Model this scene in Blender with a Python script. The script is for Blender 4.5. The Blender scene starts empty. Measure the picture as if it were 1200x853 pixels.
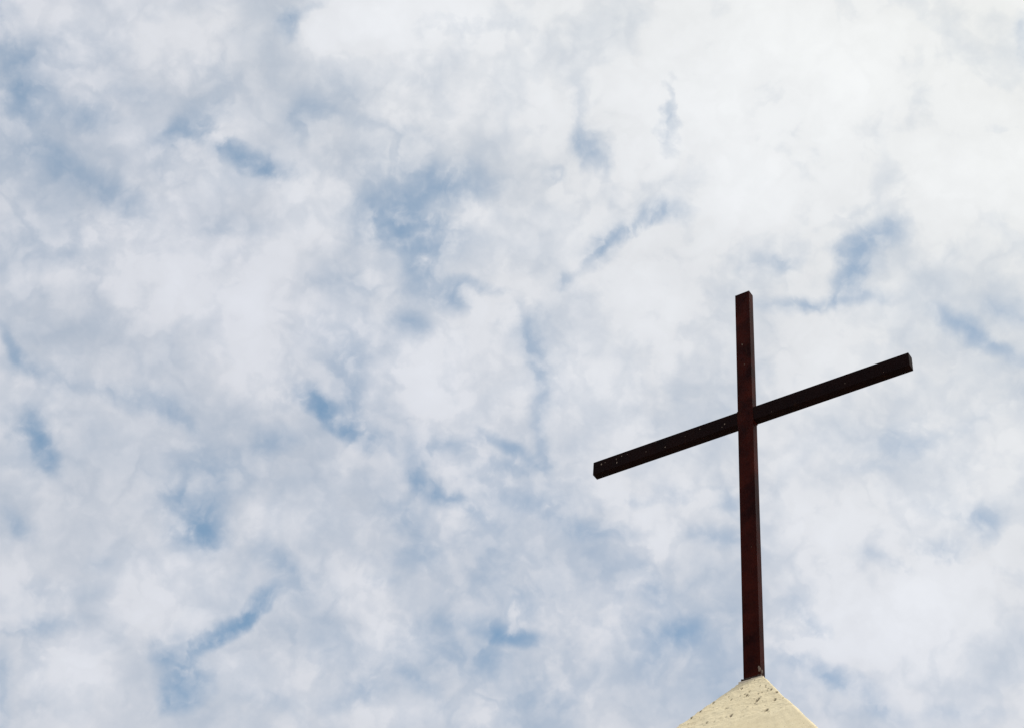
import bpy, bmesh, math, random
from mathutils import Vector, Matrix, noise

random.seed(7)
R = math.radians
scene = bpy.context.scene
COL = scene.collection

# ------------------------------------------------------------------ camera
CAM_Z = 1.60
PITCH, ROLL, FOCAL = 0.74938655, 0.10138311, 1988.36 / 1200.0   # focal length in picture widths
cam_data = bpy.data.cameras.new('camera')
cam = bpy.data.objects.new('camera', cam_data)
COL.objects.link(cam)
cam_data.sensor_fit = 'HORIZONTAL'
cam_data.sensor_width = 36.0
cam_data.lens = 36.0 * FOCAL
cam_data.clip_start = 0.05
cam_data.clip_end = 5000.0
fw = Vector((0, math.cos(PITCH), math.sin(PITCH)))
up0 = Vector((0, -math.sin(PITCH), math.cos(PITCH)))
rt0 = Vector((1, 0, 0))
rt = rt0 * math.cos(ROLL) + up0 * math.sin(ROLL)
up = up0 * math.cos(ROLL) - rt0 * math.sin(ROLL)
cam.matrix_world = Matrix(((rt.x, up.x, -fw.x, 0.0), (rt.y, up.y, -fw.y, 0.0),
                           (rt.z, up.z, -fw.z, CAM_Z), (0, 0, 0, 1)))
scene.camera = cam

# ------------------------------------------------------------------ light and exposure
SUN_EL, SUN_AZ = R(62), R(98)            # azimuth clockwise from +Y
SUN_DIR = Vector((math.sin(SUN_AZ) * math.cos(SUN_EL), math.cos(SUN_AZ) * math.cos(SUN_EL), math.sin(SUN_EL)))
SKY_STRENGTH = 0.1
sun_data = bpy.data.lights.new('sun', 'SUN')
sun = bpy.data.objects.new('sun', sun_data)
COL.objects.link(sun)
sun_data.energy = 2.6
sun_data.angle = R(8)                    # the sun comes through thin cloud
sun_data.color = (1.0, 0.95, 0.87)
sun.location = (6, 2, 25)
sun.rotation_euler = SUN_DIR.to_track_quat('Z', 'Y').to_euler()

vs = scene.view_settings
scene.display_settings.display_device = 'sRGB'
vs.view_transform = 'Standard'
vs.look = 'None'
vs.exposure = 0.0
vs.gamma = 1.0
vs.use_curve_mapping = False
scene.cycles.use_adaptive_sampling = True
scene.cycles.adaptive_threshold = 0.01
scene.cycles.adaptive_min_samples = 12
scene.cycles.max_bounces = 6


class Graph:
    """a few shortcuts for writing node trees"""
    def __init__(self, tree):
        self.t = tree
        tree.nodes.clear()

    def node(self, kind, **props):
        n = self.t.nodes.new(kind)
        for k, v in props.items():
            setattr(n, k, v)
        return n

    def put(self, sock, val):
        if isinstance(val, bpy.types.NodeSocket):
            self.t.links.new(val, sock)
        else:
            sock.default_value = val

    def math(self, op, a, b=0.0, c=0.0, clamp=False):
        n = self.node('ShaderNodeMath', operation=op, use_clamp=clamp)
        for s, v in zip(n.inputs, (a, b, c)):
            self.put(s, v)
        return n.outputs[0]

    def vmath(self, op, a, b=(0, 0, 0), scale=None, c=None):
        n = self.node('ShaderNodeVectorMath', operation=op)
        self.put(n.inputs[0], a)
        self.put(n.inputs[1], b)
        if c is not None:
            self.put(n.inputs[2], c)
        if scale is not None:
            self.put(n.inputs['Scale'], scale)
        return n.outputs['Value'] if op in ('DOT_PRODUCT', 'LENGTH', 'DISTANCE') else n.outputs['Vector']

    def noise(self, vec, scale, detail=4.0, rough=0.5, color=False, dist=0.0):
        n = self.node('ShaderNodeTexNoise', noise_dimensions='3D')
        self.put(n.inputs['Vector'], vec)
        n.inputs['Scale'].default_value = scale
        n.inputs['Detail'].default_value = detail
        n.inputs['Roughness'].default_value = rough
        n.inputs['Distortion'].default_value = dist
        return n.outputs['Color' if color else 'Fac']

    def maprange(self, v, a, b, c=0.0, d=1.0, kind='LINEAR', clamp=True):
        n = self.node('ShaderNodeMapRange', interpolation_type=kind, clamp=clamp)
        self.put(n.inputs['Value'], v)
        for k, x in zip(('From Min', 'From Max', 'To Min', 'To Max'), (a, b, c, d)):
            n.inputs[k].default_value = x
        return n.outputs[0]

    def mix(self, f, a, b):
        n = self.node('ShaderNodeMix', data_type='RGBA')
        self.put(n.inputs[0], f)
        self.put(n.inputs[6], a)
        self.put(n.inputs[7], b)
        return n.outputs[2]


# ------------------------------------------------------------------ sky: clear air behind a broken cloud sheet
# The cloud sheet is a level layer; a direction d meets it at d.xy / d.z.  Each row is one gap or one
# dense clump of that layer: centre x, y, half sizes, turn, depth.
GAPS = [
    (-0.3923, 0.7906, 0.0532, 0.0330, 1.903, 0.430),
    (-0.3908, 0.7508, 0.0303, 0.0230, 2.442, 0.430),
    (-0.3939, 0.8324, 0.0463, 0.0339, 2.120, 0.780),
    (-0.3473, 0.8412, 0.0378, 0.0284, -2.850, 0.430),
    (-0.3632, 0.7870, 0.0846, 0.0363, 2.958, 0.200),
    (-0.2489, 0.7883, 0.0464, 0.0264, -2.824, 0.200),
    (-0.2600, 0.8399, 0.0509, 0.0240, 2.362, 0.780),
    (-0.2798, 0.8576, 0.0403, 0.0203, 2.704, 0.430),
    (-0.2141, 0.8713, 0.0647, 0.0191, -2.804, 1.050),
    (-0.2209, 0.8739, 0.0844, 0.0460, -2.935, 0.200),
    (-0.2303, 0.8614, 0.0213, 0.0174, 2.541, 0.430),
    (-0.1700, 0.8250, 0.0359, 0.0249, 1.729, 0.430),
    (-0.1871, 0.7408, 0.0231, 0.0194, 1.806, 0.780),
    (-0.1652, 0.7248, 0.0338, 0.0108, 2.282, 0.200),
    (-0.3272, 0.9346, 0.0540, 0.0298, -2.332, 0.430),
    (-0.3746, 0.9004, 0.0447, 0.0363, -2.582, 0.430),
    (-0.2367, 0.9455, 0.0518, 0.0219, 2.963, 0.200),
    (-0.3026, 0.8191, 0.0288, 0.0171, 2.889, 0.200),
    (-0.2886, 0.8846, 0.0392, 0.0280, 1.901, 0.200),
    (-0.4024, 0.8822, 0.0800, 0.0547, 2.000, 0.200),
    (-0.0976, 0.8637, 0.0535, 0.0472, 2.016, 0.350),
    (-0.0604, 0.8788, 0.0629, 0.0327, 2.720, 0.780),
    (-0.1135, 0.9193, 0.0523, 0.0433, 1.852, 0.780),
    (-0.0823, 0.9308, 0.0618, 0.0403, -3.040, 0.780),
    (-0.1001, 0.9038, 0.1061, 0.0934, 2.511, 0.200),
    (-0.1114, 0.8290, 0.0624, 0.0108, -3.048, 0.200),
    (0.0400, 0.8259, 0.0335, 0.0193, -2.048, 0.780),
    (0.0291, 0.7944, 0.0474, 0.0111, -1.870, 0.200),
    (0.0970, 0.7962, 0.0483, 0.0178, 1.558, 0.780),
    (0.0143, 0.8531, 0.0148, 0.0127, 1.617, 0.430),
    (0.0015, 0.8168, 0.0250, 0.0159, -3.023, 0.200),
    (0.1042, 0.8833, 0.0315, 0.0230, 3.004, 0.780),
    (0.0824, 0.9081, 0.0629, 0.0163, 2.429, 0.780),
    (0.0654, 0.9272, 0.0563, 0.0188, 1.893, 0.780),
    (0.0387, 0.9723, 0.0171, 0.0163, 2.129, 0.430),
    (-0.0516, 0.7294, 0.0529, 0.0190, 3.009, 0.200),
    (-0.1471, 0.7953, 0.0431, 0.0246, 1.640, 0.200),
    (0.0524, 0.8698, 0.0570, 0.0376, 2.986, 0.120),
    (0.3307, 0.6896, 0.0316, 0.0111, 1.266, 0.430),
    (0.3464, 0.7679, 0.0264, 0.0119, 3.052, 0.200),
    (0.1452, 0.8750, 0.0465, 0.0130, -2.989, 0.200),
    (0.2678, 0.8853, 0.0519, 0.0229, 2.488, 0.780),
    (0.2425, 0.8707, 0.0487, 0.0168, 2.512, 0.200),
    (0.2609, 0.9093, 0.0321, 0.0256, 1.223, 0.430),
    (0.2611, 0.9359, 0.0447, 0.0191, 1.442, 0.780),
    (0.2483, 0.9641, 0.0738, 0.0169, 2.925, 0.780),
    (0.2077, 0.9234, 0.0238, 0.0147, -2.658, 0.430),
    (0.1878, 0.9196, 0.0580, 0.0280, 3.014, 0.200),
    (0.3647, 0.9722, 0.0500, 0.0177, -2.573, 0.780),
    (0.4022, 0.9953, 0.0526, 0.0168, -2.676, 0.430),
    (0.3983, 0.9494, 0.0386, 0.0198, -2.947, 0.430),
    (0.3484, 1.1040, 0.0681, 0.0159, 2.315, 0.200),
    (0.3543, 1.1287, 0.0384, 0.0250, 3.044, 0.430),
    (0.3909, 1.0939, 0.0695, 0.0175, 2.185, 0.200),
    (0.3308, 1.1599, 0.0407, 0.0206, 3.005, 0.200),
    (-0.4440, 1.1260, 0.0531, 0.0137, -1.825, 0.780),
    (-0.4304, 1.1543, 0.0570, 0.0347, -2.337, 0.430),
    (-0.4358, 1.2506, 0.0643, 0.0204, -1.587, 1.550),
    (-0.4473, 1.2462, 0.0790, 0.0436, 1.853, 0.430),
    (-0.3429, 1.1664, 0.0810, 0.0276, 3.040, 0.430),
    (-0.3000, 1.1845, 0.0475, 0.0214, -2.278, 0.430),
    (-0.1657, 1.1486, 0.0409, 0.0222, -2.255, 1.550),
    (-0.1427, 1.1863, 0.0535, 0.0191, -2.132, 0.780),
    (-0.1947, 1.1415, 0.0581, 0.0315, 2.614, 0.200),
    (-0.1488, 1.1577, 0.0508, 0.0329, 1.694, 0.430),
    (-0.2751, 1.2630, 0.0912, 0.0488, 2.574, 0.430),
    (-0.2109, 1.2103, 0.0393, 0.0321, 2.129, 0.430),
    (-0.1595, 1.0698, 0.1433, 0.0413, 1.595, 0.200),
    (-0.1516, 0.9964, 0.0327, 0.0281, 2.399, 0.200),
    (-0.3927, 0.9861, 0.1068, 0.0747, 2.693, 0.200),
    (-0.1294, 1.1843, 0.0792, 0.0307, -2.224, 0.430),
    (-0.1041, 1.0616, 0.1381, 0.0473, 1.723, 0.180),
    (-0.0854, 0.9693, 0.0554, 0.0318, -1.769, 0.780),
    (-0.0510, 0.9980, 0.0326, 0.0273, 1.765, 0.780),
    (-0.0311, 0.9842, 0.0395, 0.0148, -2.981, 0.430),
    (0.0038, 1.0248, 0.0401, 0.0339, 1.686, 0.430),
    (0.0166, 1.0598, 0.0661, 0.0131, -1.861, 0.430),
    (0.0328, 1.1390, 0.1138, 0.0148, -1.675, 0.430),
    (-0.0914, 1.0387, 0.0278, 0.0242, 2.037, 0.430),
    (-0.1267, 0.9849, 0.0427, 0.0302, 1.703, 0.200),
    (-0.1395, 1.0994, 0.0952, 0.0290, 1.586, 0.430),
    (-0.1160, 1.1906, 0.0656, 0.0355, -2.688, 0.430),
    (-0.0004, 1.1821, 0.0515, 0.0141, -2.553, 0.780),
    (-0.0757, 1.2248, 0.0537, 0.0205, 1.564, 0.430),
    (-0.0470, 1.1895, 0.0591, 0.0166, 2.587, 0.430),
    (0.0131, 1.2069, 0.0511, 0.0237, 2.960, 0.430),
    (0.0305, 1.0850, 0.0941, 0.0320, 1.495, 0.200),
    (-0.0210, 1.2349, 0.1550, 0.1083, -2.968, 0.200),
    (-0.2948, 1.3484, 0.0735, 0.0461, 1.802, 1.550),
    (-0.2970, 1.3082, 0.0845, 0.0359, 2.640, 0.430),
    (-0.2901, 1.3671, 0.0321, 0.0243, 2.023, 0.780),
    (-0.4712, 1.3847, 0.0404, 0.0228, -1.892, 0.430),
    (-0.4045, 1.4397, 0.0324, 0.0211, 2.732, 0.200),
    (-0.2171, 1.3960, 0.0549, 0.0328, -2.225, 0.430),
    (-0.1985, 1.4444, 0.0560, 0.0457, 2.186, 0.430),
    (-0.2416, 1.4856, 0.0699, 0.0183, 1.960, 1.550),
    (-0.2711, 1.5352, 0.0817, 0.0189, 2.178, 1.550),
    (-0.3297, 1.5870, 0.0548, 0.0411, 2.086, 0.780),
    (-0.3274, 1.6572, 0.0825, 0.0370, 1.986, 1.550),
    (-0.2886, 1.5546, 0.0929, 0.0205, 2.114, 0.780),
    (-0.3366, 1.6395, 0.1153, 0.0406, 1.686, 0.430),
    (-0.4821, 1.5569, 0.0751, 0.0288, 2.750, 0.430),
    (-0.4927, 1.6339, 0.2683, 0.0283, 1.712, 0.200),
    (-0.5369, 1.7129, 0.1632, 0.0166, 1.724, 0.430),
    (-0.2301, 1.6673, 0.0573, 0.0354, -2.992, 0.200),
    (-0.1608, 1.6595, 0.0324, 0.0256, 1.987, 0.200),
    (-0.1553, 1.5550, 0.1384, 0.0611, -2.318, 0.200),
    (-0.4548, 1.4891, 0.0807, 0.0322, 2.909, 0.200),
    (-0.0501, 1.2680, 0.0793, 0.0221, -2.430, 0.780),
    (-0.0777, 1.2989, 0.0588, 0.0485, 1.873, 0.430),
    (-0.0759, 1.3648, 0.0428, 0.0371, 2.349, 0.430),
    (-0.1110, 1.4143, 0.0310, 0.0244, 2.676, 0.430),
    (-0.0095, 1.3677, 0.1406, 0.0547, 1.535, 0.200),
    (0.0359, 1.2644, 0.0525, 0.0305, -2.979, 0.430),
    (0.0892, 1.2927, 0.0640, 0.0255, -3.002, 0.430),
    (0.1264, 1.2469, 0.0413, 0.0193, 2.968, 0.430),
    (0.1671, 1.2274, 0.0340, 0.0244, 2.959, 0.430),
    (0.0344, 1.4929, 0.0462, 0.0272, -3.042, 1.550),
    (0.0033, 1.4827, 0.0582, 0.0299, -2.905, 0.780),
    (0.0357, 1.4381, 0.0457, 0.0336, 1.620, 0.430),
    (0.0119, 1.5359, 0.0564, 0.0312, 1.564, 0.430),
    (-0.0664, 1.6063, 0.0665, 0.0216, -2.110, 0.430),
    (-0.1283, 1.6267, 0.0559, 0.0461, 2.099, 0.430),
    (0.1583, 1.3822, 0.0667, 0.0245, -2.006, 0.430),
    (0.1760, 1.4784, 0.0946, 0.0342, 1.448, 0.430),
    (0.1988, 1.4506, 0.0463, 0.0375, 1.501, 0.780),
    (0.0605, 1.6085, 0.0915, 0.0789, 1.855, 0.200),
    (0.0024, 1.6644, 0.0840, 0.0573, 2.827, 0.200),
    (-0.0415, 1.5260, 0.1091, 0.0936, 2.052, 0.200),
    (0.1078, 1.3910, 0.1883, 0.1464, 1.569, 0.120),
    (0.0507, 1.5420, 0.2412, 0.2071, 2.624, 0.100),
    (0.2090, 1.2295, 0.0327, 0.0305, 1.427, 0.430),
    (0.2115, 1.2858, 0.0453, 0.0258, 2.971, 0.430),
    (0.3358, 1.4137, 0.0516, 0.0206, -2.267, 0.430),
    (0.3031, 1.3789, 0.0439, 0.0361, 1.350, 0.200),
    (0.3389, 1.4726, 0.0618, 0.0289, -1.994, 0.430),
    (0.3678, 1.5047, 0.1029, 0.0296, -2.651, 0.780),
    (0.4183, 1.5491, 0.1012, 0.0221, -2.488, 0.430),
    (0.3230, 1.4596, 0.1343, 0.0485, 1.378, 0.200),
    (0.3831, 1.3006, 0.0786, 0.0187, -2.532, 0.200),
    (0.4255, 1.2728, 0.0378, 0.0314, -3.115, 0.430),
    (0.4540, 1.2280, 0.0530, 0.0244, -2.081, 0.430),
    (0.4185, 1.2144, 0.0729, 0.0224, -2.868, 0.200),
    (0.4750, 1.5556, 0.1538, 0.0293, 2.954, 0.200),
    (0.2413, 1.4745, 0.1351, 0.0756, 1.425, 0.200),
    (0.3014, 1.5628, 0.1172, 0.0728, 2.946, 0.200),
    (-0.0113, 1.4118, 0.6359, 0.5510, 2.540, 0.100),
    (-0.3847, 0.9517, 0.3394, 0.2164, 1.903, 0.100),
]
CLUMPS = [
    (0.1963, 0.7555, 0.2405, 0.1710, 3.087, 0.300),
    (-0.0463, 0.7707, 0.1502, 0.0922, 2.973, 0.260),
    (0.3451, 0.8435, 0.1322, 0.1018, -3.072, 0.200),
    (0.1546, 0.8430, 0.1212, 0.0872, 3.042, 0.200),
    (-0.0856, 0.7225, 0.1462, 0.0496, 3.008, 0.200),
    (-0.2578, 1.0420, 0.1470, 0.1079, -3.120, 0.100),
    (-0.3497, 1.2371, 0.0901, 0.0681, 2.527, 0.140),
    (-0.3018, 1.4777, 0.1847, 0.1432, 2.448, 0.140),
    (-0.4376, 1.6497, 0.1434, 0.0928, 1.938, 0.160),
    (-0.0589, 1.0874, 0.1076, 0.0964, 2.256, 0.160),
    (-0.2078, 1.3177, 0.0773, 0.0633, 2.391, 0.140),
    (0.0673, 1.0794, 0.1668, 0.1006, 1.495, 0.140),
    (0.0028, 0.9172, 0.0815, 0.0622, 2.920, 0.160),
    (-0.2356, 0.8996, 0.0707, 0.0373, 2.934, 0.140),
    (-0.1142, 1.5230, 0.0973, 0.0784, 2.588, 0.140),
    (-0.2451, 1.6138, 0.0950, 0.0747, 2.122, 0.120),
    (0.1539, 1.2846, 0.0904, 0.0690, 1.487, 0.120),
    (0.3918, 1.3560, 0.1561, 0.1450, -2.926, 0.180),
    (0.3563, 1.2377, 0.1068, 0.0767, 3.042, 0.160),
    (0.3104, 0.9453, 0.0758, 0.0674, 0.922, 0.160),
    (0.4171, 1.1644, 0.1255, 0.1009, 1.120, 0.200),
    (0.3952, 1.4464, 0.1629, 0.1561, -2.715, 0.120),
    (0.2994, 1.2341, 0.1527, 0.0801, 1.357, 0.140),
    (0.4792, 1.4311, 0.2371, 0.1435, 1.271, 0.180),
    (0.2906, 1.0458, 0.1097, 0.0545, 3.014, 0.100),
    (0.2948, 1.1357, 0.1021, 0.0793, 3.064, 0.140),
    (0.0926, 0.9815, 0.0836, 0.0671, 2.959, 0.120),
    (-0.1326, 1.4480, 0.0639, 0.0532, 2.454, 0.120),
    (-0.0838, 1.6719, 0.0837, 0.0484, 2.864, 0.120),
    (-0.1684, 0.9315, 0.0661, 0.0560, 2.094, 0.100),
    (-0.1345, 0.7359, 0.0636, 0.0376, 2.954, 0.120),
]
world = bpy.data.worlds.new('World')
scene.world = world
world.use_nodes = True
g = Graph(world.node_tree)
d = g.vmath('NORMALIZE', g.node('ShaderNodeTexCoord').outputs['Generated'])
sep = g.node('ShaderNodeSeparateXYZ')
g.put(sep.inputs[0], d)
zz = g.math('MAXIMUM', sep.outputs['Z'], 0.10)
comb = g.node('ShaderNodeCombineXYZ')
g.put(comb.inputs[0], g.math('DIVIDE', sep.outputs['X'], zz))
g.put(comb.inputs[1], g.math('DIVIDE', sep.outputs['Y'], zz))
p = comb.outputs[0]
# wind-torn edges: bend the layer before laying out the gaps
w1 = g.vmath('SUBTRACT', g.noise(d, 13.0, 2.0, 0.5, color=True), (0.5, 0.5, 0.5))
w2 = g.vmath('SUBTRACT', g.noise(d, 42.0, 4.0, 0.55, color=True), (0.5, 0.5, 0.5))
pw = g.vmath('ADD', p, g.vmath('ADD', g.vmath('SCALE', w1, scale=0.035), g.vmath('SCALE', w2, scale=0.030)))
pw = g.vmath('MULTIPLY', pw, (1, 1, 0))


def layer(rows):
    total = None
    for (cx, cy, sx, sy, rot, k) in rows:
        m = g.node('ShaderNodeMapping', vector_type='TEXTURE')
        g.put(m.inputs['Vector'], pw)
        m.inputs['Location'].default_value = (cx, cy, 0)
        m.inputs['Rotation'].default_value = (0, 0, rot)
        m.inputs['Scale'].default_value = (sx, sy, 1)
        gt = g.node('ShaderNodeTexGradient', gradient_type='SPHERICAL')
        g.put(gt.inputs[0], m.outputs[0])
        f = g.maprange(gt.outputs['Fac'], 0.0, 1.0, 0.0, k, 'SMOOTHSTEP')
        total = f if total is None else g.math('ADD', total, f)
    return total


gaps = layer(GAPS)
clumps = layer(CLUMPS)
# the layer's own texture: billows and fine wisps
big = g.math('SUBTRACT', g.noise(d, 11.0, 2.0, 0.5), 0.5)
bil = g.math('SUBTRACT', g.noise(d, 25.0, 5.0, 0.46, dist=0.25), 0.5)
fin = g.math('SUBTRACT', g.noise(d, 95.0, 4.0, 0.5, dist=0.15), 0.5)
tex = g.math('ADD', bil, g.math('MULTIPLY', fin, 0.2))
# rounded puffs with thin creases between them
vor = g.node('ShaderNodeTexVoronoi', voronoi_dimensions='3D', feature='SMOOTH_F1')
g.put(vor.inputs['Vector'], g.vmath('ADD', d, g.vmath('ADD', g.vmath('SCALE', w1, scale=0.07), g.vmath('SCALE', w2, scale=0.03))))
vor.inputs['Scale'].default_value = 18.0
vor.inputs['Smoothness'].default_value = 0.35
puff = vor.outputs['Distance']
crease = g.maprange(puff, 0.30, 0.80, 0.0, 1.0, 'SMOOTHSTEP')
sunn = g.vmath('DOT_PRODUCT', d, tuple(SUN_DIR))
near = g.maprange(sunn, 0.45, 1.0)
# filaments: narrow creases that follow the folds of the layer, at two sizes


def folds(scale, detail, width):
    n = g.noise(g.vmath('ADD', d, g.vmath('SCALE', w2, scale=0.02)), scale, detail, 0.5, dist=0.25)
    return g.maprange(g.math('ABSOLUTE', g.math('SUBTRACT', n, 0.5)), 0.0, width, 1.0, 0.0, 'SMOOTHSTEP')


fold_a = folds(15.0, 4.0, 0.10)
fold_b = folds(37.0, 4.0, 0.13)
# how thin the sheet is here: the gaps, broken up by the texture, and thin patches between the puffs
brk = g.math('ADD', tex, g.math('MULTIPLY', fin, 0.12))
split = g.math('ADD', 0.42, g.math('ADD', g.math('MULTIPLY', crease, 0.30), g.math('MULTIPLY', fold_b, 0.50)))
split = g.math('SUBTRACT', split, g.math('ADD', g.math('MULTIPLY', brk, 1.7), g.math('MULTIPLY', fin, 0.6)))
thin = g.math('MULTIPLY', gaps, g.math('MAXIMUM', split, 0.05))
loose = g.math('ADD', g.math('MULTIPLY', crease, 0.13), g.math('ADD', g.math('MULTIPLY', fold_a, 0.11), g.math('MULTIPLY', fold_b, 0.07)))
loose = g.math('SUBTRACT', loose, g.math('ADD', g.math('MULTIPLY', brk, 0.62), g.math('MULTIPLY', big, 0.4)))
loose = g.math('SUBTRACT', loose, g.math('ADD', g.math('MULTIPLY', clumps, 0.7), g.math('MULTIPLY', g.math('POWER', near, 2.5), 0.28)))
thin = g.math('MAXIMUM', g.math('ADD', thin, loose), 0.0)
cover = g.math('EXPONENT', g.math('MULTIPLY', thin, -0.95))
# light scattered by the cloud: stronger towards the sun
lum = g.math('ADD', 0.705, g.math('MULTIPLY', g.math('POWER', near, 1.3), 0.29))
lum = g.math('ADD', lum, g.math('MULTIPLY', clumps, 0.30))
lum = g.math('ADD', lum, g.math('ADD', g.math('MULTIPLY', brk, 0.13), g.math('MULTIPLY', big, 0.08)))
lum = g.math('SUBTRACT', lum, g.math('ADD', g.math('MULTIPLY', crease, 0.03), g.math('MULTIPLY', fold_b, 0.02)))
lum = g.math('DIVIDE', g.math('MINIMUM', lum, 1.6), SKY_STRENGTH)
tint = g.mix(g.maprange(sunn, 0.50, 0.82), (0.96, 0.99, 1.07, 1), (0.995, 1.008, 0.99, 1))
cl = g.vmath('SCALE', tint, scale=lum)
sky = g.node('ShaderNodeTexSky', sky_type='NISHITA')
sky.sun_disc = False
sky.sun_elevation = SUN_EL
sky.sun_rotation = SUN_AZ
sky.altitude = 100
sky.air_density = 1.0
sky.dust_density = 1.0
sky.ozone_density = 0.3
# thin high veil over the clear air
air = g.vmath('ADD', sky.outputs[0], (0.45, 1.2, 1.65))
mixed = g.mix(cover, air, cl)
bg = g.node('ShaderNodeBackground')
g.put(bg.inputs['Color'], mixed)
bg.inputs['Strength'].default_value = SKY_STRENGTH
out = g.node('ShaderNodeOutputWorld')
g.t.links.new(bg.outputs[0], out.inputs['Surface'])

world.cycles.sampling_method = 'MANUAL'
world.cycles.sample_map_resolution = 512

# ------------------------------------------------------------------ helpers for objects
def material(name):
    m = bpy.data.materials.new(name)
    m.use_nodes = True
    gr = Graph(m.node_tree)
    b = gr.node('ShaderNodeBsdfPrincipled')
    o = gr.node('ShaderNodeOutputMaterial')
    gr.t.links.new(b.outputs[0], o.inputs['Surface'])
    return m, gr, b


def bump(gr, bsdf, height, strength, dist):
    n = gr.node('ShaderNodeBump')
    n.inputs['Strength'].default_value = strength
    n.inputs['Distance'].default_value = dist
    gr.put(n.inputs['Height'], height)
    gr.put(bsdf.inputs['Normal'], n.outputs[0])


def link_mesh(name, bm, mats, parent=None, smooth=False):
    me = bpy.data.meshes.new(name)
    bmesh.ops.recalc_face_normals(bm, faces=bm.faces)
    bm.to_mesh(me)
    bm.free()
    for m in mats:
        me.materials.append(m)
    if smooth:
        for f in me.polygons:
            f.use_smooth = True
    o = bpy.data.objects.new(name, me)
    COL.objects.link(o)
    if parent is not None:
        o.parent = parent
    return o


def thing(name, label, cat, loc, rz):
    o = bpy.data.objects.new(name, None)
    COL.objects.link(o)
    o.location = loc
    o.rotation_euler = (0, 0, rz)
    o.empty_display_size = 0.3
    o['label'] = label
    o['category'] = cat
    return o


def box(bm, x0, x1, y0, y1, z0, z1, bevel=0.0, seg=2):
    vs_ = [bm.verts.new((x, y, z)) for x in (x0, x1) for y in (y0, y1) for z in (z0, z1)]
    idx = ((0, 1, 3, 2), (4, 6, 7, 5), (0, 4, 5, 1), (2, 3, 7, 6), (0, 2, 6, 4), (1, 5, 7, 3))
    fs = [bm.faces.new([vs_[i] for i in f]) for f in idx]
    es = list({e for f in fs for e in f.edges})
    if bevel:
        bmesh.ops.bevel(bm, geom=es, offset=bevel, segments=seg, profile=0.6, affect='EDGES')


def fleck(bm, x, y, z, rx, rz, proud, mat_index):
    """a lumpy splash on a face that looks along -y"""
    r = bmesh.ops.create_uvsphere(bm, u_segments=10, v_segments=6, radius=1.0)
    for v in r['verts']:
        k = 1.0 + 0.25 * noise.noise(v.co * 1.7 + Vector((x * 90, z * 90, 3)))
        v.co = Vector((x + v.co.x * rx * k, y + v.co.y * proud, z + v.co.z * rz * k))
    for f in {f for v in r['verts'] for f in v.link_faces}:
        f.material_index = mat_index
        f.smooth = True


# ------------------------------------------------------------------ materials
# dark red-brown weathered paint on steel, blacker on the crossbar
def steel_paint(name, c0, c1, rust):
    m, q, b = material(name)
    tc = q.node('ShaderNodeTexCoord').outputs['Object']
    n1 = q.noise(tc, 5.0, 5, 0.6)
    n2 = q.noise(q.vmath('MULTIPLY', tc, (30, 30, 6)), 1.0, 5, 0.65)
    base = q.mix(q.maprange(n1, 0.38, 0.64), c0, c1)
    base = q.mix(q.maprange(n2, 0.58, 0.72, 0, 0.75), base, rust)
    q.put(b.inputs['Base Color'], base)
    q.put(b.inputs['Roughness'], q.maprange(n2, 0.3, 0.7, 0.42, 0.6))
    b.inputs['Specular IOR Level'].default_value = 0.035
    bump(q, b, q.math('ADD', q.noise(tc, 60.0, 4, 0.6), q.math('MULTIPLY', n2, 0.8)), 0.25, 0.003)
    return m


paint = steel_paint('brown_paint', (0.014, 0.0015, 0.0012, 1), (0.048, 0.0062, 0.0030, 1), (0.036, 0.012, 0.006, 1))
bar_paint = steel_paint('dark_brown_paint', (0.0055, 0.0012, 0.0011, 1), (0.010, 0.0022, 0.0016, 1), (0.022, 0.0085, 0.0045, 1))

chip, q, b = material('pale_splash')
tc = q.node('ShaderNodeTexCoord').outputs['Object']
q.put(b.inputs['Base Color'], q.mix(q.noise(tc, 80, 3, 0.6), (0.10, 0.065, 0.045, 1), (0.30, 0.23, 0.18, 1)))
b.inputs['Roughness'].default_value = 0.9

weld, q, b = material('weld_metal')
tc = q.node('ShaderNodeTexCoord').outputs['Object']
q.put(b.inputs['Base Color'], q.mix(q.noise(tc, 40, 4, 0.6), (0.006, 0.004, 0.003, 1), (0.05, 0.025, 0.015, 1)))
b.inputs['Roughness'].default_value = 0.7


def plaster(name, c0, c1, grain=1.0):
    m, q, b = material(name)
    tc = q.node('ShaderNodeTexCoord').outputs['Object']
    wide = q.noise(tc, 3.1, 5, 0.6)
    mid = q.noise(tc, 17.0, 5, 0.65)
    fine = q.noise(tc, 120.0, 4, 0.6)
    col = q.mix(q.maprange(wide, 0.3, 0.7), c0, c1)
    col = q.mix(q.maprange(mid, 0.52, 0.78, 0, 0.35), col, (c0[0] * .72, c0[1] * .68, c0[2] * .62, 1))
    # dirt specks and lichen
    sp = q.noise(q.vmath('MULTIPLY', tc, (1, 1, 0.5)), 60.0, 2, 0.5)
    col = q.mix(q.maprange(sp, 0.70, 0.755, 0, 0.75), col, (0.13, 0.09, 0.05, 1))
    # damp streaks that run down the slope
    st = q.noise(q.vmath('MULTIPLY', tc, (22, 22, 2.2)), 1.0, 4, 0.6)
    col = q.mix(q.maprange(st, 0.56, 0.8, 0, 0.28), col, (c0[0] * .6, c0[1] * .56, c0[2] * .5, 1))
    att = q.node('ShaderNodeAttribute', attribute_name='pit_tone')
    col = q.mix(att.outputs['Fac'], col, (0.075, 0.05, 0.03, 1))  # dark brown colour, strongest in the middle of each roof pit
    q.put(b.inputs['Base Color'], col)
    b.inputs['Roughness'].default_value = 0.92
    b.inputs['Specular IOR Level'].default_value = 0.2
    bump(q, b, q.math('ADD', q.math('MULTIPLY', fine, 0.5), mid), 0.5 * grain, 0.008)
    return m


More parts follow.
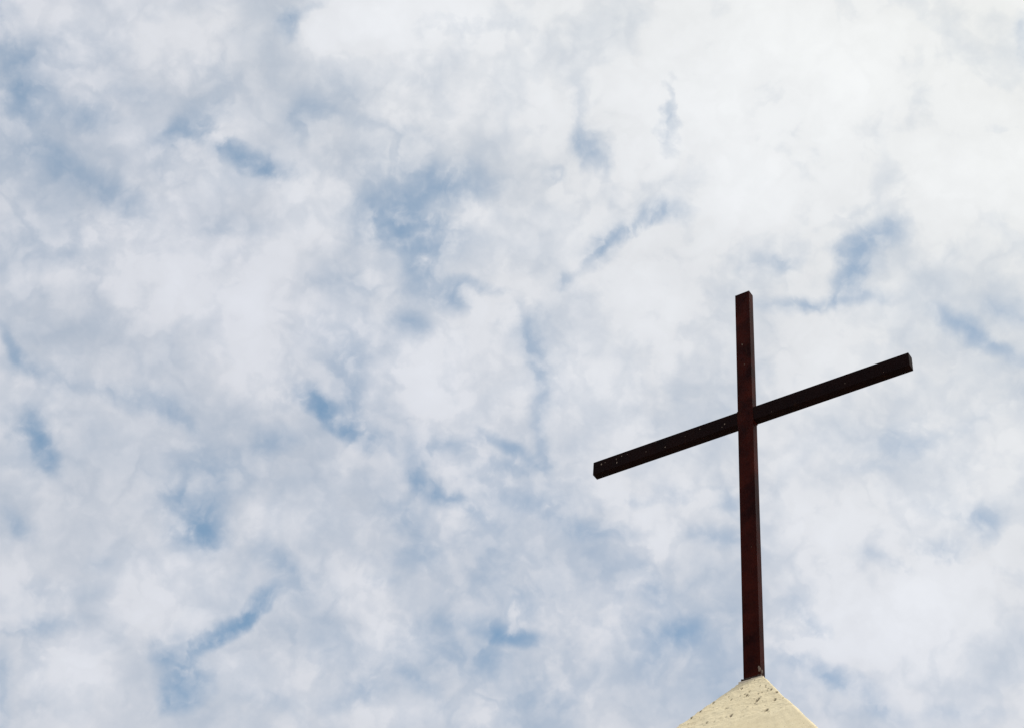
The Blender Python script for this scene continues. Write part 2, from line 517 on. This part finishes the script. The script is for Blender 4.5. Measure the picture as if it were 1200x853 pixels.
roof_mat = plaster('cream_render', (0.775, 0.66, 0.435, 1), (0.82, 0.715, 0.49, 1))
mortar_mat = plaster('mortar', (0.60, 0.50, 0.37, 1), (0.68, 0.59, 0.46, 1), 1.4)
wall_mat = plaster('wall_render', (0.62, 0.55, 0.42, 1), (0.69, 0.62, 0.48, 1))

# ------------------------------------------------------------------ ground
gm, q, b = material('ground_paving')
tc = q.node('ShaderNodeTexCoord').outputs['Object']
br = q.node('ShaderNodeTexBrick')
q.put(br.inputs['Vector'], tc)
br.inputs['Scale'].default_value = 2.2
br.inputs['Color1'].default_value = (0.30, 0.28, 0.25, 1)
br.inputs['Color2'].default_value = (0.25, 0.235, 0.21, 1)
br.inputs['Mortar'].default_value = (0.14, 0.13, 0.12, 1)
br.inputs['Mortar Size'].default_value = 0.01
q.put(b.inputs['Base Color'], q.mix(q.maprange(q.noise(tc, 1.7, 6, 0.6), 0.4, 0.7, 0, 0.5), br.outputs['Color'], (0.19, 0.18, 0.15, 1)))
b.inputs['Roughness'].default_value = 0.9
bm = bmesh.new()
bmesh.ops.create_grid(bm, x_segments=8, y_segments=8, size=2500)
ground = link_mesh('ground', bm, [gm])
ground['kind'] = 'structure'

# ------------------------------------------------------------------ church tower
YAW = -0.64277571
W, D = 0.12, 0.12 * 0.53983569           # section of the cross: width, depth
U = Vector((math.cos(YAW), math.sin(YAW), 0))
V = Vector((-math.sin(YAW), math.cos(YAW), 0))
FOOT = Vector((1.69523297, 9.01279495, 5.92602164 + CAM_Z)) + V * (D / 2)     # centre of the post at roof level
SLOPE = math.tan(R(54.2))
TOP_X, TOP_Y = W / 2 + 0.018, D / 2 + 0.012     # half sizes of the blunt top
ROOF_H = 1.95
tower = thing('church_tower', 'cream rendered pyramid tower roof with speckled pits, carrying the dark cross on its tip',
              'church tower', (FOOT.x, FOOT.y, 0), YAW)
zt = FOOT.z - 0.02

PITS = [
    (-0.0304, 0.1021, 0.0056, 1.05),
    (0.0499, 0.1785, 0.0045, 0.75),
    (0.0475, 0.2219, 0.0062, 1.20),
    (0.0235, 0.2004, 0.0039, 1.20),
    (-0.1946, 0.1926, 0.0056, 1.20),
    (-0.2515, 0.2431, 0.0045, 1.20),
    (-0.2553, 0.2667, 0.0067, 1.20),
    (-0.2950, 0.3291, 0.0056, 1.20),
    (-0.1390, 0.4558, 0.0056, 0.60),
    (0.0192, 0.4452, 0.0073, 1.20),
    (-0.0405, 0.3326, 0.0045, 0.60),
    (-0.0550, 0.3327, 0.0056, 0.75),
    (0.1572, 0.3105, 0.0056, 1.05),
    (0.1504, 0.3324, 0.0067, 1.05),
    (0.2686, 0.4900, 0.0067, 1.20),
    (0.2809, 0.3716, 0.0067, 1.05),
    (0.2120, 0.2266, 0.0056, 1.20),
    (0.2653, 0.2741, 0.0062, 1.20),
    (0.1063, 0.3833, 0.0050, 0.60),
    (-0.0633, 0.2160, 0.0056, 0.75),
    (-0.1545, 0.0867, 0.0050, 1.20),
    (-0.0853, 0.4715, 0.0045, 0.45),
    (-0.0781, 0.0085, 0.0050, 0.90),
    (0.1468, 0.4051, 0.0034, 0.45),
    (0.3391, 0.3791, 0.0045, 0.75),
]


def roof_point(side, s, t):
    """side 0 looks along -y, 1 along +x, 2 along +y, 3 along -x; s -1..1 across, t metres of drop"""
    hx, hy = TOP_X + t / SLOPE, TOP_Y + t / SLOPE
    if side == 0: return Vector((s * hx, -hy, -t))
    if side == 1: return Vector((hx, s * hy, -t))
    if side == 2: return Vector((-s * hx, hy, -t))
    return Vector((-hx, -s * hy, -t))


NRM = [Vector((0, -SLOPE, 1)).normalized(), Vector((SLOPE, 0, 1)).normalized(),
       Vector((0, SLOPE, 1)).normalized(), Vector((-SLOPE, 0, 1)).normalized()]
bm = bmesh.new()
pit_tone = bm.verts.layers.float.new('pit_tone')
drops = [0.56 * (i / 150) ** 1.25 for i in range(151)] + [0.60, 0.68, 0.8, 0.95, 1.15, 1.35, 1.55, 1.75, ROOF_H]
NS = 110
pit_rand = random.Random(5)
for _ in range(46):                        # small pinholes
    t_ = 0.02 + 0.5 * pit_rand.random() ** 0.8
    PITS.append(((pit_rand.random() * 1.8 - 0.9) * (TOP_X + t_ / SLOPE), t_, 0.0018 + 0.0022 * pit_rand.random(), 0.35 + 0.5 * pit_rand.random()))
extra = {1: [], 2: [], 3: []}
for k in (1, 2, 3):
    for _ in range(26):
        t_ = 0.03 + 0.5 * pit_rand.random()
        extra[k].append(((pit_rand.random() * 2 - 1) * (TOP_X + t_ / SLOPE), t_, 0.006 + 0.007 * pit_rand.random(), 0.5))
cache = {}
for side in range(4):
    grid = []
    for t in drops:
        row = []
        for i in range(NS + 1):
            s = -1 + 2 * i / NS
            co = roof_point(side, s, t)
            key = (round(co.x, 6), round(co.y, 6), round(co.z, 6))
            if key in cache:
                row.append(cache[key])
                continue
            nn = NRM[side]
            if i in (0, NS):
                nn = (Vector((co.x, co.y, 0)).normalized() * SLOPE + Vector((0, 0, 1))).normalized()
            h = 0.006 * noise.noise(co * 4.5) + 0.0032 * noise.noise(co * 19) + 0.0016 * noise.noise(co * 55 + Vector((3, 1, 7)))
            if i in (0, NS):                     # worn, chipped hips
                h += -0.004 + 0.007 * noise.noise(co * 24 + Vector((9, 2, 4))) + 0.004 * noise.noise(co * 80)
            # trowel ridges near the tip
            if t < 0.14:
                ridge = noise.noise(Vector((co.x * 5 + co.y * 5, 1.3 * side, co.z * 62)))
                h += 0.008 * ridge * (1 - t / 0.14) * min(1.0, t / 0.012)
            gr_ = 0.0
            a = s * (TOP_X if side in (0, 2) else TOP_Y) + s * t / SLOPE
            for (pa, pt, pr, pd) in (PITS if side == 0 else extra[side]):
                r2 = ((a - pa) / (pr * 0.95)) ** 2 + ((t - pt) / (pr * 1.9)) ** 2
                r2 *= 1.0 + 0.9 * noise.noise(Vector((a * 160, t * 80, pa * 50)))
                if r2 < 6:
                    e = math.exp(-r2)
                    h += -0.010 * pd * e + 0.0015 * pd * math.exp(-((math.sqrt(r2) - 1.6) ** 2) * 3)
                    gr_ = max(gr_, min(1.0, 1.5 * pd * math.exp(-r2 * 1.1)))
            v = bm.verts.new(co + nn * h)
            v[pit_tone] = gr_
            cache[key] = v
            row.append(v)
        grid.append(row)
    for j in range(len(drops) - 1):
        for i in range(NS):
            q4 = [grid[j][i], grid[j + 1][i], grid[j + 1][i + 1], grid[j][i + 1]]
            q4 = list(dict.fromkeys(q4))
            if len(q4) >= 3:
                try:
                    bm.faces.new(q4)
                except ValueError:
                    pass
edge = [e for e in bm.edges if e.is_boundary]
bmesh.ops.holes_fill(bm, edges=edge, sides=0)
bmesh.ops.translate(bm, verts=bm.verts, vec=(0, 0, zt))
roof = link_mesh('roof', bm, [roof_mat], tower, smooth=True)

# mortar packed round the foot of the post
bm = bmesh.new()
rings = [(TOP_X + 0.010, TOP_Y + 0.008, -0.028), (TOP_X + 0.006, TOP_Y + 0.008, -0.004), (W / 2 + 0.010, D / 2 + 0.007, 0.009),
         (W / 2 + 0.001, D / 2 + 0.001, 0.013), (W / 2 - 0.02, D / 2 - 0.012, 0.014)]
NR = 96
prev = None
for (hx, hy, z) in rings:
    ring = []
    for i in range(NR):
        f = i / NR * 4
        k, fr = int(f), (f - int(f)) * 2 - 1
        c = [(fr * hx, -hy), (hx, fr * hy), (-fr * hx, hy), (-hx, -fr * hy)][k]
        co = Vector((c[0], c[1], z))
        m_ = 0.0045 * noise.noise(co * 38 + Vector((5, 5, 1))) + 0.002 * noise.noise(co * 110)
        ring.append(bm.verts.new(co + Vector((c[0] * 0.12 * m_ / 0.01, c[1] * 0.12 * m_ / 0.01, m_))))
    if prev:
        for i in range(NR):
            bm.faces.new((prev[i], prev[(i + 1) % NR], ring[(i + 1) % NR], ring[i]))
    prev = ring
bm.faces.new(prev)
bmesh.ops.translate(bm, verts=bm.verts, vec=(0, 0, zt))
link_mesh('mortar_collar', bm, [mortar_mat], tower, smooth=True)

half = TOP_X + ROOF_H / SLOPE
ze = zt - ROOF_H
bm = bmesh.new()
box(bm, -half - 0.03, half + 0.03, -half - 0.03, half + 0.03, ze - 0.14, ze - 0.004, 0.02)
box(bm, -half + 0.06, half - 0.06, -half + 0.06, half - 0.06, ze - 0.27, ze - 0.143, 0.02)
link_mesh('cornice', bm, [wall_mat], tower)
bm = bmesh.new()
box(bm, -half + 0.15, half - 0.15, -half + 0.15, half - 0.15, 0.45, ze - 0.272, 0.01)
link_mesh('wall', bm, [wall_mat], tower)
bm = bmesh.new()
box(bm, -half + 0.05, half - 0.05, -half + 0.05, half - 0.05, -0.05, 0.448, 0.02)
link_mesh('plinth', bm, [wall_mat], tower)

# ------------------------------------------------------------------ the cross
H, ZB, LL, LR, BH = 3.43759992, 2.18923805, 1.26690155, 1.24480975, 0.12 * 1.01317958
cross = thing('cross', 'tall dark brown metal cross with pale specks, standing on the tip of the cream roof',
              'cross', FOOT, YAW)
yf = -D / 2
bm = bmesh.new()
box(bm, -W / 2, W / 2, -D / 2, D / 2, -0.05, H, 0.0035)
for (x, z, rx, rz, pr) in [
    (-0.0097, 2.8958, 0.0040, 0.0090, 0.0015),
    (0.0056, 2.6887, 0.0050, 0.0030, 0.0015),
    (0.0236, 1.0166, 0.0015, 0.0030, 0.0015),
]:
    fleck(bm, x, yf, z, rx, rz, pr, 1)
# a splash of mortar on the lower right corner
for (x, y, z, r) in ((W / 2 - 0.010, yf, 0.060, 0.007), (W / 2 - 0.006, yf, 0.044, 0.009), (W / 2 + 0.000, yf + 0.012, 0.030, 0.011)):
    fleck(bm, x, y, z, r, r * 1.7, 0.004, 1)
link_mesh('post', bm, [paint, chip], cross)

bm = bmesh.new()
e = 0.0012
box(bm, -LL, LR, -D / 2 + e, D / 2 - e, ZB - BH / 2, ZB + BH / 2, 0.0035)
for (x, z, rx, rz, pr) in [
    (-1.1949, 2.2053, 0.0060, 0.0080, 0.0015),
    (-1.1634, 2.2104, 0.0030, 0.0040, 0.0015),
    (-1.0604, 2.1701, 0.0045, 0.0100, 0.0015),
    (-1.0661, 2.2054, 0.0028, 0.0080, 0.0015),
    (-1.0203, 2.2163, 0.0040, 0.0050, 0.0015),
    (-0.9728, 2.2141, 0.0030, 0.0030, 0.0015),
    (-0.6513, 2.1565, 0.0045, 0.0060, 0.0015),
    (-0.3664, 2.2151, 0.0055, 0.0040, 0.0015),
    (-0.1658, 2.1802, 0.0045, 0.0070, 0.0015),
    (-0.1867, 2.1603, 0.0030, 0.0040, 0.0015),
    (-0.4855, 2.1922, 0.0020, 0.0030, 0.0015),
    (-0.8124, 2.1754, 0.0025, 0.0040, 0.0015),
    (0.2058, 2.1436, 0.0020, 0.0030, 0.0015),
    (0.7695, 2.1690, 0.0025, 0.0030, 0.0015),
    (1.0533, 2.1489, 0.0025, 0.0030, 0.0015),
    (-0.7347, 2.2351, 0.0025, 0.0030, 0.0015),
]:
    fleck(bm, x, yf + e, z, rx, rz, pr, 1)
link_mesh('crossbar', bm, [bar_paint, chip], cross)

# weld beads: round the foot, and where the arms meet the post
def bead(bm, pts, r):
    prev = None
    for i, (pt, ax1, ax2) in enumerate(pts):
        k = r * (0.85 + 0.35 * math.sin(i * 1.9) * 0.5 + 0.25 * noise.noise(pt * 60))
        ring = [bm.verts.new(pt + ax1 * (k * math.cos(a)) + ax2 * (k * math.sin(a))) for a in [2 * math.pi * j / 8 for j in range(8)]]
        if prev:
            for j in range(8):
                bm.faces.new((prev[j], prev[(j + 1) % 8], ring[(j + 1) % 8], ring[j]))
        else:
            bm.faces.new(ring)
        prev = ring
    bm.faces.new(prev)


X, Y, Z = Vector((1, 0, 0)), Vector((0, 1, 0)), Vector((0, 0, 1))
for s in (-1, 1):
    bm = bmesh.new()
    for zz_ in (ZB - BH / 2, ZB + BH / 2):
        bead(bm, [(Vector((s * W / 2, -D / 2 + D * j / 14, zz_)), X, Z) for j in range(15)], 0.0065)
    for yy in (-D / 2 + e, D / 2 - e):
        bead(bm, [(Vector((s * W / 2, yy, ZB - BH / 2 + BH * j / 24)), X, Y) for j in range(25)], 0.003)
    link_mesh('weld_bead', bm, [paint], cross, smooth=True)
bm = bmesh.new()
for s in (-1, 1):
    bead(bm, [(Vector((-W / 2 - 0.012 + (W + 0.018) * j / 24, s * (D / 2 + 0.002), -0.006 + 0.004 * noise.noise(Vector((j * .4, s, 0))))), Y, Z) for j in range(25)], 0.0105)
    bead(bm, [(Vector((s * (W / 2 + 0.001), -D / 2 + D * j / 14, -0.006)), X, Z) for j in range(15)], 0.006)
link_mesh('weld_bead', bm, [weld], cross, smooth=True)
